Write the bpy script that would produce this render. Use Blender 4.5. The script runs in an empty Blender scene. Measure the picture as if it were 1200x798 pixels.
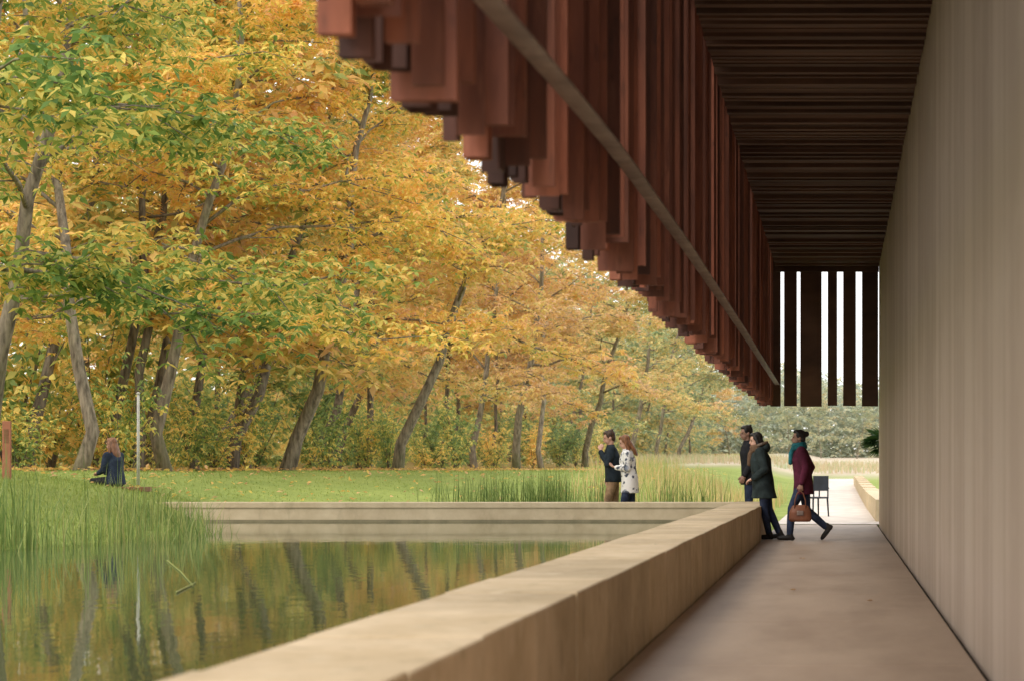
import bpy, bmesh, math, random
import numpy as np
from mathutils import Vector, Matrix, Euler
R=math.radians
random.seed(7)
S=bpy.context.scene; COL=S.collection
F=2333.0; VX,VY,CH=982.0,550.0,1.1
def PX(px,Y): return (px-VX)/F*Y
def PZ(py,Y): return CH-(py-VY)/F*Y
V=Vector

# ------------------------------------------------------------------ tags
def tag(o,label,cat=None,group=None,kind=None):
    o['label']=label
    if cat: o['category']=cat
    if group: o['group']=group
    if kind: o['kind']=kind
    return o
def thing(name,label,cat,loc=(0,0,0),rz=0,group=None):
    o=bpy.data.objects.new(name,None); COL.objects.link(o)
    o.location=loc; o.rotation_euler=(0,0,rz); o.empty_display_size=.2
    return tag(o,label,cat,group)
def link(name,me,mat=None,parent=None):
    o=bpy.data.objects.new(name,me); COL.objects.link(o)
    if mat: 
        me.materials.clear(); me.materials.append(mat)
    if parent: o.parent=parent
    return o

# ------------------------------------------------------------------ materials
def newmat(name):
    m=bpy.data.materials.new(name); m.use_nodes=True
    return m,m.node_tree,m.node_tree.nodes['Principled BSDF']
def N(nt,t,**k):
    n=nt.nodes.new(t)
    for a,b in k.items(): setattr(n,a,b)
    return n
def math_n(nt,op,a,b=None,clamp=False):
    n=N(nt,'ShaderNodeMath',operation=op,use_clamp=clamp)
    for i,x in enumerate((a,b)):
        if x is None: continue
        if isinstance(x,(int,float)): n.inputs[i].default_value=x
        else: nt.links.new(x,n.inputs[i])
    return n.outputs[0]
def mixc(nt,f,a,b,mode='MIX'):
    n=N(nt,'ShaderNodeMix',data_type='RGBA',blend_type=mode)
    for i,x in ((0,f),(6,a),(7,b)):
        if isinstance(x,(int,float)): n.inputs[i].default_value=x
        elif isinstance(x,tuple): n.inputs[i].default_value=(*x,1)
        else: nt.links.new(x,n.inputs[i])
    return n.outputs[2]
def ramp(nt,fac,stops):
    r=N(nt,'ShaderNodeValToRGB'); e=r.color_ramp.elements
    while len(e)<len(stops): e.new(.5)
    for el,(p,c) in zip(e,stops):
        el.position=p; el.color=(*c,1) if isinstance(c,tuple) else (c,c,c,1)
    nt.links.new(fac,r.inputs[0]); return r.outputs[0]
def coords(nt,kind,vec=(1,1,1)):
    if kind=='World': s=N(nt,'ShaderNodeNewGeometry').outputs['Position']
    else: s=N(nt,'ShaderNodeTexCoord').outputs['Object']
    mp=N(nt,'ShaderNodeMapping'); mp.inputs['Scale'].default_value=vec
    nt.links.new(s,mp.inputs['Vector']); return mp.outputs[0]
def noise(nt,co,scale,detail=6,rough=.6):
    n=N(nt,'ShaderNodeTexNoise'); n.inputs['Scale'].default_value=scale
    n.inputs['Detail'].default_value=detail; n.inputs['Roughness'].default_value=rough
    nt.links.new(co,n.inputs['Vector']); return n.outputs[0]
def bumpn(nt,b,h,strength,dist=.02):
    bp=N(nt,'ShaderNodeBump'); bp.inputs['Strength'].default_value=strength; bp.inputs['Distance'].default_value=dist
    nt.links.new(h,bp.inputs['Height']); nt.links.new(bp.outputs[0],b.inputs['Normal'])
def nmat(name,c0,c1,scale=4,rough=.8,vec=(1,1,1),coord='Object',lo=.35,hi=.65,bump=0,dist=.02,metal=0,spec=.3,layers=(),vary=0):
    m,nt,b=newmat(name)
    n=noise(nt,coords(nt,coord,vec),scale)
    col=ramp(nt,n,[(lo,c0),(hi,c1)])
    for (lc,ls,lv,l0,l1,amt) in layers:
        f=ramp(nt,noise(nt,coords(nt,coord,lv),ls),[(l0,0.0),(l1,amt)])
        col=mixc(nt,f,col,lc)
    if vary:
        isl=N(nt,'ShaderNodeNewGeometry').outputs['Random Per Island']; oir=N(nt,'ShaderNodeObjectInfo').outputs['Random']
        rr=math_n(nt,'FRACT',math_n(nt,'ADD',isl,oir))
        v=math_n(nt,'ADD',math_n(nt,'MULTIPLY',rr,2*vary),1-vary)
        g=N(nt,'ShaderNodeCombineColor')
        for i in range(3): nt.links.new(v,g.inputs[i])
        col=mixc(nt,1.0,col,g.outputs[0],'MULTIPLY')
    nt.links.new(col,b.inputs['Base Color'])
    b.inputs['Roughness'].default_value=rough; b.inputs['Metallic'].default_value=metal
    b.inputs['Specular IOR Level'].default_value=spec
    if bump: bumpn(nt,b,n,bump,dist)
    return m
LEAFSTOPS=[(0,(.08,.15,.04)),(.2,(.17,.28,.06)),(.34,(.33,.41,.09)),(.44,(.76,.62,.15)),(.6,(.93,.63,.16)),(.76,(.9,.51,.17)),(.9,(.84,.52,.29)),(1,(.5,.27,.12))]
def leafmat(name,stops=LEAFSTOPS,rnd=.42,nz=.95,trans=.42,haze=(.58,.6,.56)):
    m,nt,b=newmat(name)
    geo=N(nt,'ShaderNodeNewGeometry'); oi=N(nt,'ShaderNodeObjectInfo')
    sp=N(nt,'ShaderNodeSeparateColor'); nt.links.new(oi.outputs['Color'],sp.inputs[0])
    mp=N(nt,'ShaderNodeMapping'); nt.links.new(geo.outputs['Position'],mp.inputs[0])
    n=noise(nt,mp.outputs[0],.45,3)
    f=math_n(nt,'MULTIPLY',math_n(nt,'SUBTRACT',geo.outputs['Random Per Island'],.5),rnd)
    f2=math_n(nt,'MULTIPLY',math_n(nt,'SUBTRACT',n,.5),nz)
    f=math_n(nt,'ADD',math_n(nt,'ADD',f,f2),sp.outputs[0],True)
    c=ramp(nt,f,stops)
    g=N(nt,'ShaderNodeCombineColor')
    for i in range(3): nt.links.new(sp.outputs[1],g.inputs[i])
    c=mixc(nt,1.0,c,g.outputs[0],'MULTIPLY')
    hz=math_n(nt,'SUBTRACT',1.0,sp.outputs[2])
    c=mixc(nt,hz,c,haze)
    nt.links.new(c,b.inputs['Base Color']); b.inputs['Roughness'].default_value=.5
    b.inputs['Specular IOR Level'].default_value=.25
    tr=N(nt,'ShaderNodeBsdfTranslucent'); nt.links.new(c,tr.inputs[0])
    mx=N(nt,'ShaderNodeMixShader'); mx.inputs[0].default_value=trans
    nt.links.new(b.outputs[0],mx.inputs[1]); nt.links.new(tr.outputs[0],mx.inputs[2])
    nt.links.new(mx.outputs[0],nt.nodes['Material Output'].inputs[0])
    return m
M={}
M['leaf']=leafmat('autumn_leaf')
M['reed']=leafmat('reed_green',[(0,(.07,.14,.035)),(.4,(.19,.28,.07)),(.7,(.38,.4,.13)),(1,(.58,.42,.2))],.6,.4,.3)
M['grass']=leafmat('grass_blade',[(0,(.14,.2,.045)),(.5,(.29,.37,.085)),(1,(.43,.45,.13))],.6,.5,.3)
BL=[((.19,.2,.09),1.2,(1,1,.6),.5,.7,.6)]
M['bark']=nmat('bark',(.09,.072,.052),(.32,.265,.195),3,.9,(4,4,.8),bump=.6,dist=.04,layers=BL)
M['bark_dark']=nmat('bark_dark',(.065,.052,.04),(.24,.2,.145),3,.9,(4,4,.8),bump=.6,dist=.04)
M['corten']=nmat('corten_steel',(.13,.042,.026),(.33,.11,.06),2.2,.7,(3,3,.5),'World',.3,.72,.15,.01,0,.35,[((.06,.027,.02),1.1,(1.5,1.5,.3),.52,.7,.7),((.42,.17,.1),5,(2,2,.35),.6,.75,.5),((.05,.022,.016),18,(1,1,.25),.58,.72,.5)],vary=.55)
M['corten_brown_shade']=nmat('corten_steel_brown_shade',(.045,.02,.016),(.125,.047,.03),2.2,.72,(3,3,.5),'World',.3,.72,.15,.01,0,.3,[((.028,.016,.013),1.1,(1.5,1.5,.3),.52,.7,.7)],vary=.5)  # brown rust, darkened to paint recess shade into the set-back plates
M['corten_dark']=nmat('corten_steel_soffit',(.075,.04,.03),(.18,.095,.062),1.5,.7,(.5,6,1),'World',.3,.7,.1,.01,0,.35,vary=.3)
M['rail']=nmat('rail_steel',(.13,.085,.068),(.26,.185,.15),3,.5,(1,1,1),'World',metal=.0,spec=.5,layers=[((.36,.27,.22),9,(1,.5,1),.54,.68,.7)])
M['coping']=nmat('sandy_concrete',(.42,.315,.188),(.58,.455,.305),2.2,.85,(1,1,1),'World',.3,.7,.15,.006,0,.25,
  [((.27,.2,.11),1.1,(1,1,.7),.48,.72,.6),((.68,.58,.43),6,(1,1,1),.56,.75,.4),((.14,.12,.065),9,(1,1,.45),.58,.74,.5),((.2,.155,.095),45,(1,1,1),.6,.78,.35)],vary=.11)
M['path']=nmat('walkway_concrete',(.355,.255,.185),(.455,.34,.25),.8,.55,(1.5,.5,1),'World',.3,.7,.1,.004,0,.35,
  [((.26,.18,.125),1.7,(1,.3,1),.48,.72,.55),((.52,.41,.315),9,(1,1,1),.6,.75,.3),((.2,.145,.1),30,(1,1,1),.6,.75,.45)])
M['dark']=nmat('dark_joint',(.015,.012,.01),(.03,.025,.02),5)
M['wood']=nmat('bench_wood',(.16,.07,.035),(.26,.12,.06),3,.7,(1,8,8))
M['white_paint']=nmat('white_pole_paint',(.45,.43,.39),(.58,.56,.52),5,.6)
M['black']=nmat('black_metal',(.01,.011,.015),(.02,.022,.032),5,.5,spec=.3)
M['palm']=leafmat('palm_green',[(0,(.02,.06,.015)),(1,(.08,.15,.04))],.6,.4,.2)
def wall_mat():
    m,nt,b=newmat('board_marked_concrete')
    bands=noise(nt,coords(nt,'World',(0,.75,.0)),1.0,2,.55)
    col=ramp(nt,bands,[(.3,(.4,.312,.243)),(.43,(.48,.38,.302)),(.5,(.425,.333,.262)),(.58,(.5,.4,.318)),(.72,(.55,.445,.357))])
    st=noise(nt,coords(nt,'World',(2,3.5,.2)),1.6,5)
    col=mixc(nt,ramp(nt,st,[(.45,0.0),(.8,.25)]),col,(.33,.255,.198))
    bl=noise(nt,coords(nt,'World'),1.3,8,.65)
    col=mixc(nt,ramp(nt,bl,[(.5,0.0),(.75,.4)]),col,(.58,.48,.39))
    nt.links.new(col,b.inputs['Base Color']); b.inputs['Roughness'].default_value=.85; b.inputs['Specular IOR Level'].default_value=.2
    bumpn(nt,b,bl,.12,.01); return m
M['wall']=wall_mat()
def ground_mat():
    m,nt,b=newmat('ground_cover')
    pos=N(nt,'ShaderNodeNewGeometry').outputs['Position']
    sx=N(nt,'ShaderNodeSeparateXYZ'); nt.links.new(pos,sx.inputs[0])
    w=coords(nt,'World'); n1=noise(nt,w,.5,6); n2=noise(nt,w,7,8,.7)
    g=ramp(nt,n1,[(.3,(.21,.27,.07)),(.7,(.34,.39,.11))])
    g=mixc(nt,ramp(nt,n2,[(.4,0.0),(.7,.5)]),g,(.12,.16,.04))
    lit=ramp(nt,n2,[(.35,(.15,.09,.045)),(.5,(.34,.2,.08)),(.65,(.5,.3,.12))])
    fx=math_n(nt,'ADD',math_n(nt,'MULTIPLY',math_n(nt,'ADD',sx.outputs[0],15.8),-.5),math_n(nt,'MULTIPLY',math_n(nt,'SUBTRACT',n1,.5),3.0),True)
    c=mixc(nt,math_n(nt,'MULTIPLY',fx,.75),g,lit)
    n3=noise(nt,coords(nt,'World',(.3,.05,1)),1.0,4)
    fld=ramp(nt,n3,[(.35,(.44,.36,.27)),(.5,(.52,.43,.34)),(.65,(.38,.38,.24))])
    fy=math_n(nt,'MULTIPLY',math_n(nt,'SUBTRACT',sx.outputs[1],120.0),.03,True)
    fx2=math_n(nt,'MULTIPLY',math_n(nt,'ADD',sx.outputs[0],13.0),.5,True)
    c=mixc(nt,math_n(nt,'MULTIPLY',fy,fx2),c,fld)
    nt.links.new(c,b.inputs['Base Color']); b.inputs['Roughness'].default_value=.95; b.inputs['Specular IOR Level'].default_value=.1
    bumpn(nt,b,n2,.6,.05); return m
M['ground']=ground_mat()
def water_mat():
    m,nt,b=newmat('pond_water')
    n=noise(nt,coords(nt,'World',(1.2,.8,1)),3.0,3,.5); n2=noise(nt,coords(nt,'World'),.35,2)
    b.inputs['Base Color'].default_value=(.08,.105,.045,1); b.inputs['Roughness'].default_value=.03
    b.inputs['IOR'].default_value=1.6; b.inputs['Specular IOR Level'].default_value=1.0
    bumpn(nt,b,math_n(nt,'ADD',n,n2),.055,.03); return m
M['water']=water_mat()

# ------------------------------------------------------------------ mesh builder
class MB:
    def __init__(s): s.v=[]; s.f=[]
    def tube(s,pts,rads,n=8,cap=True):
        pts=[V(p) for p in pts]; k0=len(s.v); u=None
        for i,p in enumerate(pts):
            t=(pts[min(i+1,len(pts)-1)]-pts[max(i-1,0)]).normalized()
            if u is None: u=t.orthogonal().normalized()
            u=(u-t*u.dot(t)).normalized(); w=t.cross(u)
            for j in range(n):
                a=2*math.pi*j/n; s.v.append(tuple(p+(u*math.cos(a)+w*math.sin(a))*rads[i]))
        for i in range(len(pts)-1):
            for j in range(n):
                a=k0+i*n+j; b=k0+i*n+(j+1)%n; s.f.append((a,b,b+n,a+n))
        if cap:
            s.f.append(tuple(k0+j for j in range(n))[::-1]); e=k0+(len(pts)-1)*n; s.f.append(tuple(e+j for j in range(n)))
        return s
    def box(s,x0,x1,y0,y1,z0,z1): return s.prism([(x0,y0),(x1,y0),(x1,y1),(x0,y1)],z0,z1)
    def prism(s,poly,z0,z1):
        k=len(s.v); n=len(poly)
        s.v+=[(x,y,z0) for x,y in poly]+[(x,y,z1) for x,y in poly]
        s.f.append(tuple(range(k,k+n))[::-1]); s.f.append(tuple(range(k+n,k+2*n)))
        for i in range(n):
            j=(i+1)%n; s.f.append((k+i,k+j,k+n+j,k+n+i))
        return s
    def build(s,name,mat,parent=None,smooth=False,bevel=0):
        me=bpy.data.meshes.new(name); me.from_pydata(s.v,[],s.f); me.update()
        bm=bmesh.new(); bm.from_mesh(me); bmesh.ops.recalc_face_normals(bm,faces=bm.faces)
        if bevel: bmesh.ops.bevel(bm,geom=[e for e in bm.edges],offset=bevel,segments=2,profile=.5,affect='EDGES')
        bm.to_mesh(me); bm.free()
        if smooth: me.polygons.foreach_set('use_smooth',[True]*len(me.polygons))
        return link(name,me,mat,parent)
def leaves_mesh(name,pos,d,nrm,ln,wd):
    d=d/np.linalg.norm(d,axis=1,keepdims=True); s=np.cross(nrm,d); s/=np.linalg.norm(s,axis=1,keepdims=True)+1e-9
    nn=np.cross(d,s); ln=ln[:,None]; wd=wd[:,None]; mid=pos+d*ln*.5
    v=np.stack([pos,mid+s*wd*.5+nn*wd*.12,pos+d*ln-nn*ln*.12,mid-s*wd*.5+nn*wd*.12],1).reshape(-1,3).astype(np.float32)
    n=len(pos); me=bpy.data.meshes.new(name)
    me.vertices.add(4*n); me.vertices.foreach_set('co',v.ravel())
    me.loops.add(4*n); me.loops.foreach_set('vertex_index',np.arange(4*n,dtype=np.int32))
    me.polygons.add(n); me.polygons.foreach_set('loop_start',np.arange(0,4*n,4,dtype=np.int32))
    me.update(calc_edges=True); me.validate(); return me
def whorls(rng,c,k,ln,spread_n=.5,droop=.35):
    n=len(c); az=rng.uniform(0,6.28,n)
    a=(az[:,None]+np.arange(k)[None]*6.283/k+rng.normal(0,.35,(n,k))).ravel()
    pos=np.repeat(c,k,0); m=len(pos)
    d=np.stack([np.cos(a),np.sin(a),-droop+rng.normal(0,.35,m)],1)
    nr=np.stack([rng.normal(0,spread_n,m),rng.normal(0,spread_n,m),np.ones(m)],1)
    L=ln*rng.uniform(.65,1.25,m)
    return pos,d,nr,L,L*rng.uniform(.32,.46,m)

# ------------------------------------------------------------------ trees
def tree_meshes(seed,H=14,r0=.3,lean=.25,cr=5.5,zb=.25,nwh=2000,leaf=.22,k=6,nl=16,bias=0.0,droop=.2):
    rng=np.random.default_rng(seed); mb=MB()
    nz=11; zs=np.linspace(-.5,.85*H,nz); wob=np.cumsum(rng.normal(0,.15,(nz,2)),0)
    tp=[V((lean*max(z,0)*(1-.35*max(z,0)/H)+wob[i,0],wob[i,1],z)) for i,z in enumerate(zs)]
    rad=[r0*(1.3 if i==0 else 1.0)*(1-.93*i/(nz-1))+.02 for i in range(nz)]
    mb.tube(tp,rad,10)
    def on(t):
        x=t*(nz-1); i=min(int(x),nz-2); return tp[i].lerp(tp[i+1],x-i),rad[i]
    C=[]
    for i in range(nl):
        t=zb+(1-zb)*(i/(nl-1))**.9; t=min(t,.99); st,rr=on(t)
        az=i*2.4+rng.normal(0,.35)
        if bias and rng.random()<bias: az=rng.normal(0,.8)
        prof=1.0-.55*((t-zb)/(1-zb))**1.6; L=cr*prof*rng.uniform(.75,1.15)
        rise=L*(math.tan(R(13+50*((t-zb)/(1-zb))))*rng.uniform(.7,1.2)); dr=L*droop*rng.uniform(.6,1.8)
        h=V((math.cos(az),math.sin(az),0)); sd=V((-h.y,h.x,0)); w=np.cumsum(rng.normal(0,.05,(7,2)),0)*L
        pts=[]
        for j in range(7):
            q=j/6; pts.append(st+h*L*q+V((0,0,1))*(rise*q-dr*q*q)+(sd*w[j,0]+V((0,0,w[j,1]*.6))))
        pts[0]=st
        r_l=min(rr*.42,.085)
        mb.tube(pts,[max(.012,r_l*(1-.85*j/6)) for j in range(7)],6)
        nsub=8
        for b in range(nsub):
            q=.2+.8*b/(nsub-1); x=q*6; a=min(int(x),5); p=pts[a].lerp(pts[a+1],x-a)
            sgn=1 if b%2 else -1; ang=az+sgn*rng.uniform(.4,1.2); l2=L*rng.uniform(.22,.42)
            hh=V((math.cos(ang),math.sin(ang),rng.uniform(-.25,.45)))
            sp=[p+hh*l2*u+V((0,0,-.25*l2*u*u+rng.normal(0,.03))) for u in (0,.33,.66,1)]
            mb.tube(sp,[.022,.017,.012,.006],4,False)
            n=max(2,int(nwh/(nl*nsub)*rng.uniform(.25,1.8)))
            u=rng.uniform(.1,1.1,n); base=np.array(p)[None]+np.array(hh)[None]*(l2*u)[:,None]
            base[:,2]-=.25*l2*u*u
            C.append(base+rng.normal(0,1,(n,3))*np.array([.32,.32,.2]))
    C=np.concatenate(C)
    tm=bpy.data.meshes.new('trunk'); tm.from_pydata(mb.v,[],mb.f); tm.update()
    tm.polygons.foreach_set('use_smooth',[True]*len(tm.polygons))
    cm=leaves_mesh('crown',*whorls(rng,C,k,leaf))
    return tm,cm
def smooth(a,b,x):
    t=np.clip((x-a)/(b-a),0,1); return t*t*(3-2*t)
def shore(y): return -8.55-2.6*smooth(27.5,34.5,y)-.8*(1-smooth(20,23,y))+.22*np.sin(y*.8)+.15*np.sin(y*2.1)
def ground_z(x,y):
    x=np.asarray(x,float); y=np.asarray(y,float)
    left=smooth(-9.2,-15.5,x)
    back=smooth(36.6,54,y)*smooth(-2.2,-6.5,x)
    h=-.03+1.08*(1-(1-left)*(1-back))+.03*np.sin(x*1.7+y*.6)*np.clip((-x-3)/4,0,1)*np.sin(y*.9)
    h=h+.24*smooth(-8.3,-9.5,x)*(1-left)*(1-smooth(35,39,y))
    h=h+np.maximum(y-110,0)*.012+.35*smooth(50,110,y)*smooth(-6.5,-2.2,x)
    s=shore(y)
    pond=smooth(-.55,.55,x-s)*(1-smooth(-1.75,-1.3,x))*(1-smooth(34.85,35.3,y))
    h=h*(1-pond)+(-.55)*pond
    h=h-.3*smooth(-1.6,-1.2,x)*(1-smooth(1.4,3,x))*(1-smooth(38.5,40.5,y))
    return h
def gz(x,y): return float(ground_z(x,y))
TV={}
TV['near']=[tree_meshes(s,H=h,r0=r,lean=l,cr=c,zb=zb,nwh=n,leaf=.19,bias=.25,droop=dr) for s,h,r,l,c,zb,n,dr in
  ((11,14.5,.14,.24,5.6,.27,4800,.22),(12,16,.19,.3,5.8,.31,4900,.22),(13,14.5,.14,.2,5.6,.27,4800,.16),(14,15.5,.14,.24,5.8,.29,4900,.24))]
TV['mid']=[tree_meshes(s,H=h,r0=r,lean=l,cr=c,zb=zb,nwh=3200,leaf=.26,bias=.3,droop=dr) for s,h,r,l,c,zb,dr in
  ((21,17.5,.16,.26,6,.29,.28),(22,17,.19,.4,6,.34,.22),(23,18,.2,.16,5.8,.3,.24))]
TV['back']=[tree_meshes(s,H=h,r0=r,lean=l,cr=5.6,zb=.3,nwh=1400,leaf=.44,k=5) for s,h,r,l in ((31,18,.15,.16),(32,19,.13,.06))]
def tree(x,y,var,idx,hue,bright=1.0,haze=0.0,rz=0.0,sc=1.0,label='',group=None,dark=False,cat='tree'):
    tm,cm=TV[var][idx]
    t=thing('autumn_tree',label,cat,(x,y,gz(x,y)),rz,group); t.scale=(sc,sc,sc)
    tr=bpy.data.objects.new('trunk',tm); cr=bpy.data.objects.new('crown',cm)
    for o,mt in ((tr,M['bark_dark'] if dark else M['bark']),(cr,M['leaf'])):
        COL.objects.link(o); o.parent=t
        if not o.data.materials: o.data.materials.append(None)
        o.material_slots[0].link='OBJECT'; o.material_slots[0].material=mt
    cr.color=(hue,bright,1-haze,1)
    return t
front=[
 (-190,-13.2,'near',2,.32,1.0,0,.3,1.0,'green leaved tree at the far left whose boughs hang into the upper left corner'),
 (-40,-14.9,'near',0,.39,1.0,0,-.2,1.0,'half green half golden tree beside the left edge above the reeds'),
 (80,-16.4,'near',3,.49,1.0,0,2.4,1.0,'golden tree behind the person sitting on the bench'),
 (200,-16.9,'near',3,.55,1.05,0,-.4,1.05,'bright yellow tree right of the white pole'),
 (330,-16.0,'near',1,.59,1.05,.02,.1,1.0,'golden tree with thick pale leaning trunk above the end of the pond wall'),
 (472,-16.0,'mid',1,.64,1.05,.1,0,1.0,'orange tree with slanting bare trunk left of the walking couple'),
 (560,-17.6,'mid',0,.7,1.05,.17,.9,1.0,'orange tree just behind the slanting trunk'),
 (603,-16.0,'mid',2,.73,1.0,.2,-.3,1.0,'orange tree with upright trunk left of the couple'),
 (640,-17.4,'mid',0,.74,1.0,.24,1.6,1.0,'peach orange tree directly behind the couple'),
 (690,-16.2,'mid',1,.6,.95,.24,-.7,1.03,'yellow tree with crown behind the couple on the right'),
 (735,-16.8,'mid',2,.44,.95,.25,.4,1.08,'green and yellow tree near the far end of the row'),
 (768,-16.5,'mid',0,.36,.9,.28,0,1.1,'greenish tree second from the far end of the row'),
 (796,-16.5,'mid',1,.33,.85,.33,.3,1.1,'small looking green tree ending the row by the field')]
for px,X,var,i,hue,br,hz,rz,sc,lab in front:
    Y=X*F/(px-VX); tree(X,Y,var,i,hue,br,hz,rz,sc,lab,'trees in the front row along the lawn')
rng=random.Random(3)
for px,X in ((30,-21),(125,-20.5),(155,-18.8),(188,-19.5),(238,-19.2),(255,-22),(270,-18.6),(295,-20.5),(370,-20),(400,-22),(430,-19.2),(520,-20),(540,-23),(580,-21),(625,-22),(660,-19.5),(670,-21.5),(720,-23),(752,-21),(782,-20),(806,-19)):
    Y=X*F/(px-VX)
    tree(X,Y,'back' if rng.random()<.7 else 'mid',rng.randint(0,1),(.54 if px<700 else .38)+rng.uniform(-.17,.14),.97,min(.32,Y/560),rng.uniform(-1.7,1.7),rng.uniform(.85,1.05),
      'tree deeper in the wood behind the front row of trunks','trees deeper in the wood',True)
for i in range(13):
    X=-27-rng.uniform(0,8); Y=34+i*12+rng.uniform(-4,4)
    tree(X,Y,'back',rng.randint(0,1),.48+rng.uniform(-.16,.16),.95,min(.25,Y/700),rng.uniform(-3,3),rng.uniform(.9,1.1),
      'tree deeper in the wood behind the front row of trunks','trees deeper in the wood',True)
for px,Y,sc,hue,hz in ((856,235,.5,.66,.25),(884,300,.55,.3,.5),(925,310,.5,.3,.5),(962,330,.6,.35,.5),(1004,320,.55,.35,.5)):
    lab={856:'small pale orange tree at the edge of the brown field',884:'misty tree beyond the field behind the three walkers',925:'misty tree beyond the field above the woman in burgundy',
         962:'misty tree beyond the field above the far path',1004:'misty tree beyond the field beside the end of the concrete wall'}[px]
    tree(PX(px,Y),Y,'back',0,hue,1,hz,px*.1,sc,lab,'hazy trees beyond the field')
def mass(name,label,seed,n,xr,yr,zr,leaf,col,k=5):
    g=np.random.default_rng(seed)
    c=np.stack([g.uniform(*xr,n),g.uniform(*yr,n),g.uniform(0,1,n)],1)
    top=zr[1]*(.8+.2*np.sin(c[:,0]*.23+c[:,1]*.11)*np.sin(c[:,1]*.17+1))
    c[:,2]=ground_z(c[:,0],c[:,1])+zr[0]+c[:,2]*(top-zr[0])
    o=link(name,leaves_mesh(name,*whorls(g,c,k,leaf,.9)),M['leaf']); o.color=col
    tag(o,label,'woodland',None,'stuff'); return o
mass('woodland','dense wood of mixed green and yellow leaves behind the tree trunks',5,30000,(-60,-33),(22,290),(0,26),.8,(.4,1.1,.86,1))
mass('woodland','soft green end of the wood where the tree row meets the field',15,9000,(-40,-19.5),(205,330),(0,20),.8,(.33,.9,.68,1))
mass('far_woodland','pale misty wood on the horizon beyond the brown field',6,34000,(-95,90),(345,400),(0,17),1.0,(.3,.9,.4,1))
def shrub_meshes(seed,h,r,n,leaf):
    g=np.random.default_rng(seed); mb=MB(); C=[]
    for i in range(9):
        a=g.uniform(0,6.28); rr=r*g.uniform(.3,1); hh=h*g.uniform(.6,1.1)
        pts=[V((math.cos(a)*rr*q**1.3,math.sin(a)*rr*q**1.3,hh*q-.1)) for q in (0,.3,.6,1)]
        mb.tube(pts,[.03,.022,.016,.008],5,False)
        m=n//9; q=g.uniform(.2,1.05,m)
        C.append(np.stack([math.cos(a)*rr*q**1.3,math.sin(a)*rr*q**1.3,hh*q],1)+g.normal(0,.27,(m,3)))
    tm=bpy.data.meshes.new('stems'); tm.from_pydata(mb.v,[],mb.f)
    return tm,leaves_mesh('foliage',*whorls(g,np.concatenate(C),5,leaf,.7))
SH=[shrub_meshes(41,2.9,1.7,380,.22),shrub_meshes(42,1.8,1.5,300,.19)]
SPX=[10,60,110,150,180,225,270,300,365,395,420,450,500,520,550,575,615,625,660,680,700,715,745,755,780,800,815,826,140,190,250,385,430,515,535,580,655,705,25,225,285,365,455,500,625,675]
for i,px in enumerate(SPX):
    X=(-21-rng.uniform(0,4) if i<28 else -17.3-rng.uniform(0,1.6)); Y=X*F/(px-VX); tm,cm=SH[i%2]
    t=thing('undergrowth_shrub','leafy shrub growing between the trunks at the edge of the wood','shrub',(X,Y,gz(X,Y)),rng.uniform(0,6),'shrubs between the trunks')
    s=rng.uniform(.75,1.4)*(1 if Y<110 else 1.3)*(1 if i<28 else .6); t.scale=(s,s,s*rng.uniform(.9,1.6))
    for nm,me,mt in (('stems',tm,M['bark_dark']),('foliage',cm,M['leaf'])):
        o=link(nm,me,mt,t)
    o.color=(rng.choice([.24,.28,.32,.36,.4,.48]),1.35,1-min(.3,Y/600),1)

# ------------------------------------------------------------------ terrain, water, paths
def ar(a,b,s): return list(np.arange(a,b,s))
xs=ar(-320,-64,16)+ar(-64,-16,2)+ar(-16,2,.5)+ar(2,60,6)+ar(60,330,20); ys=ar(-30,20,4)+ar(20,60,.75)+ar(60,140,4)+ar(140,760,20)
gx,gy=np.meshgrid(xs,ys); gzv=ground_z(gx,gy)
vv=np.stack([gx,gy,gzv],-1).reshape(-1,3); nx=len(xs)
ff=[(j*nx+i,j*nx+i+1,(j+1)*nx+i+1,(j+1)*nx+i) for j in range(len(ys)-1) for i in range(nx-1)]
me=bpy.data.meshes.new('ground'); me.from_pydata(vv.tolist(),[],ff); me.polygons.foreach_set('use_smooth',[True]*len(ff))
tag(link('ground',me,M['ground']),'grassy bank and woodland floor rising from the pond, with brown field beyond','ground',None,'structure')
WZ=.19
w=MB(); w.v=[(-12.2,-12,WZ),(-1.7,-12,WZ),(-1.7,35,WZ),(-12.2,35,WZ)]; w.f=[(0,1,2,3)]
tag(w.build('water',M['water']),'still greenish pond reflecting the autumn trees','pond',None,'structure')
pm=MB()
y=-8.0
while y<39.8:
    pm.box(-1.19,.775,y,min(y+3.186,39.9),-.12,0); y+=3.2
tag(pm.build('path',M['path'],None,False,.005),'brownish concrete walkway between low wall and tall wall','walkway',None,'structure')
fp=MB(); n=14
yy=[39.91+ (125-39.91)*i/n for i in range(n+1)]
for i,q in enumerate(yy): z=float(.01+.35*smooth(50,110,q))+max(q-110,0)*.012; fp.v+=[(-1.25,q,z),(.95,q,z)]
fp.f=[(2*i,2*i+1,2*i+3,2*i+2) for i in range(n)]
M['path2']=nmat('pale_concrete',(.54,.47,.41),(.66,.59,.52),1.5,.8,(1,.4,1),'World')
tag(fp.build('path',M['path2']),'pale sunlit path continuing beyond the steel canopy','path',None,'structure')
gp=MB().box(.775,.822,-8,39.9,-.15,-.05); tag(gp.build('drain_channel',M['dark']),'narrow dark joint along the foot of the tall wall','joint',None,'structure')

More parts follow.
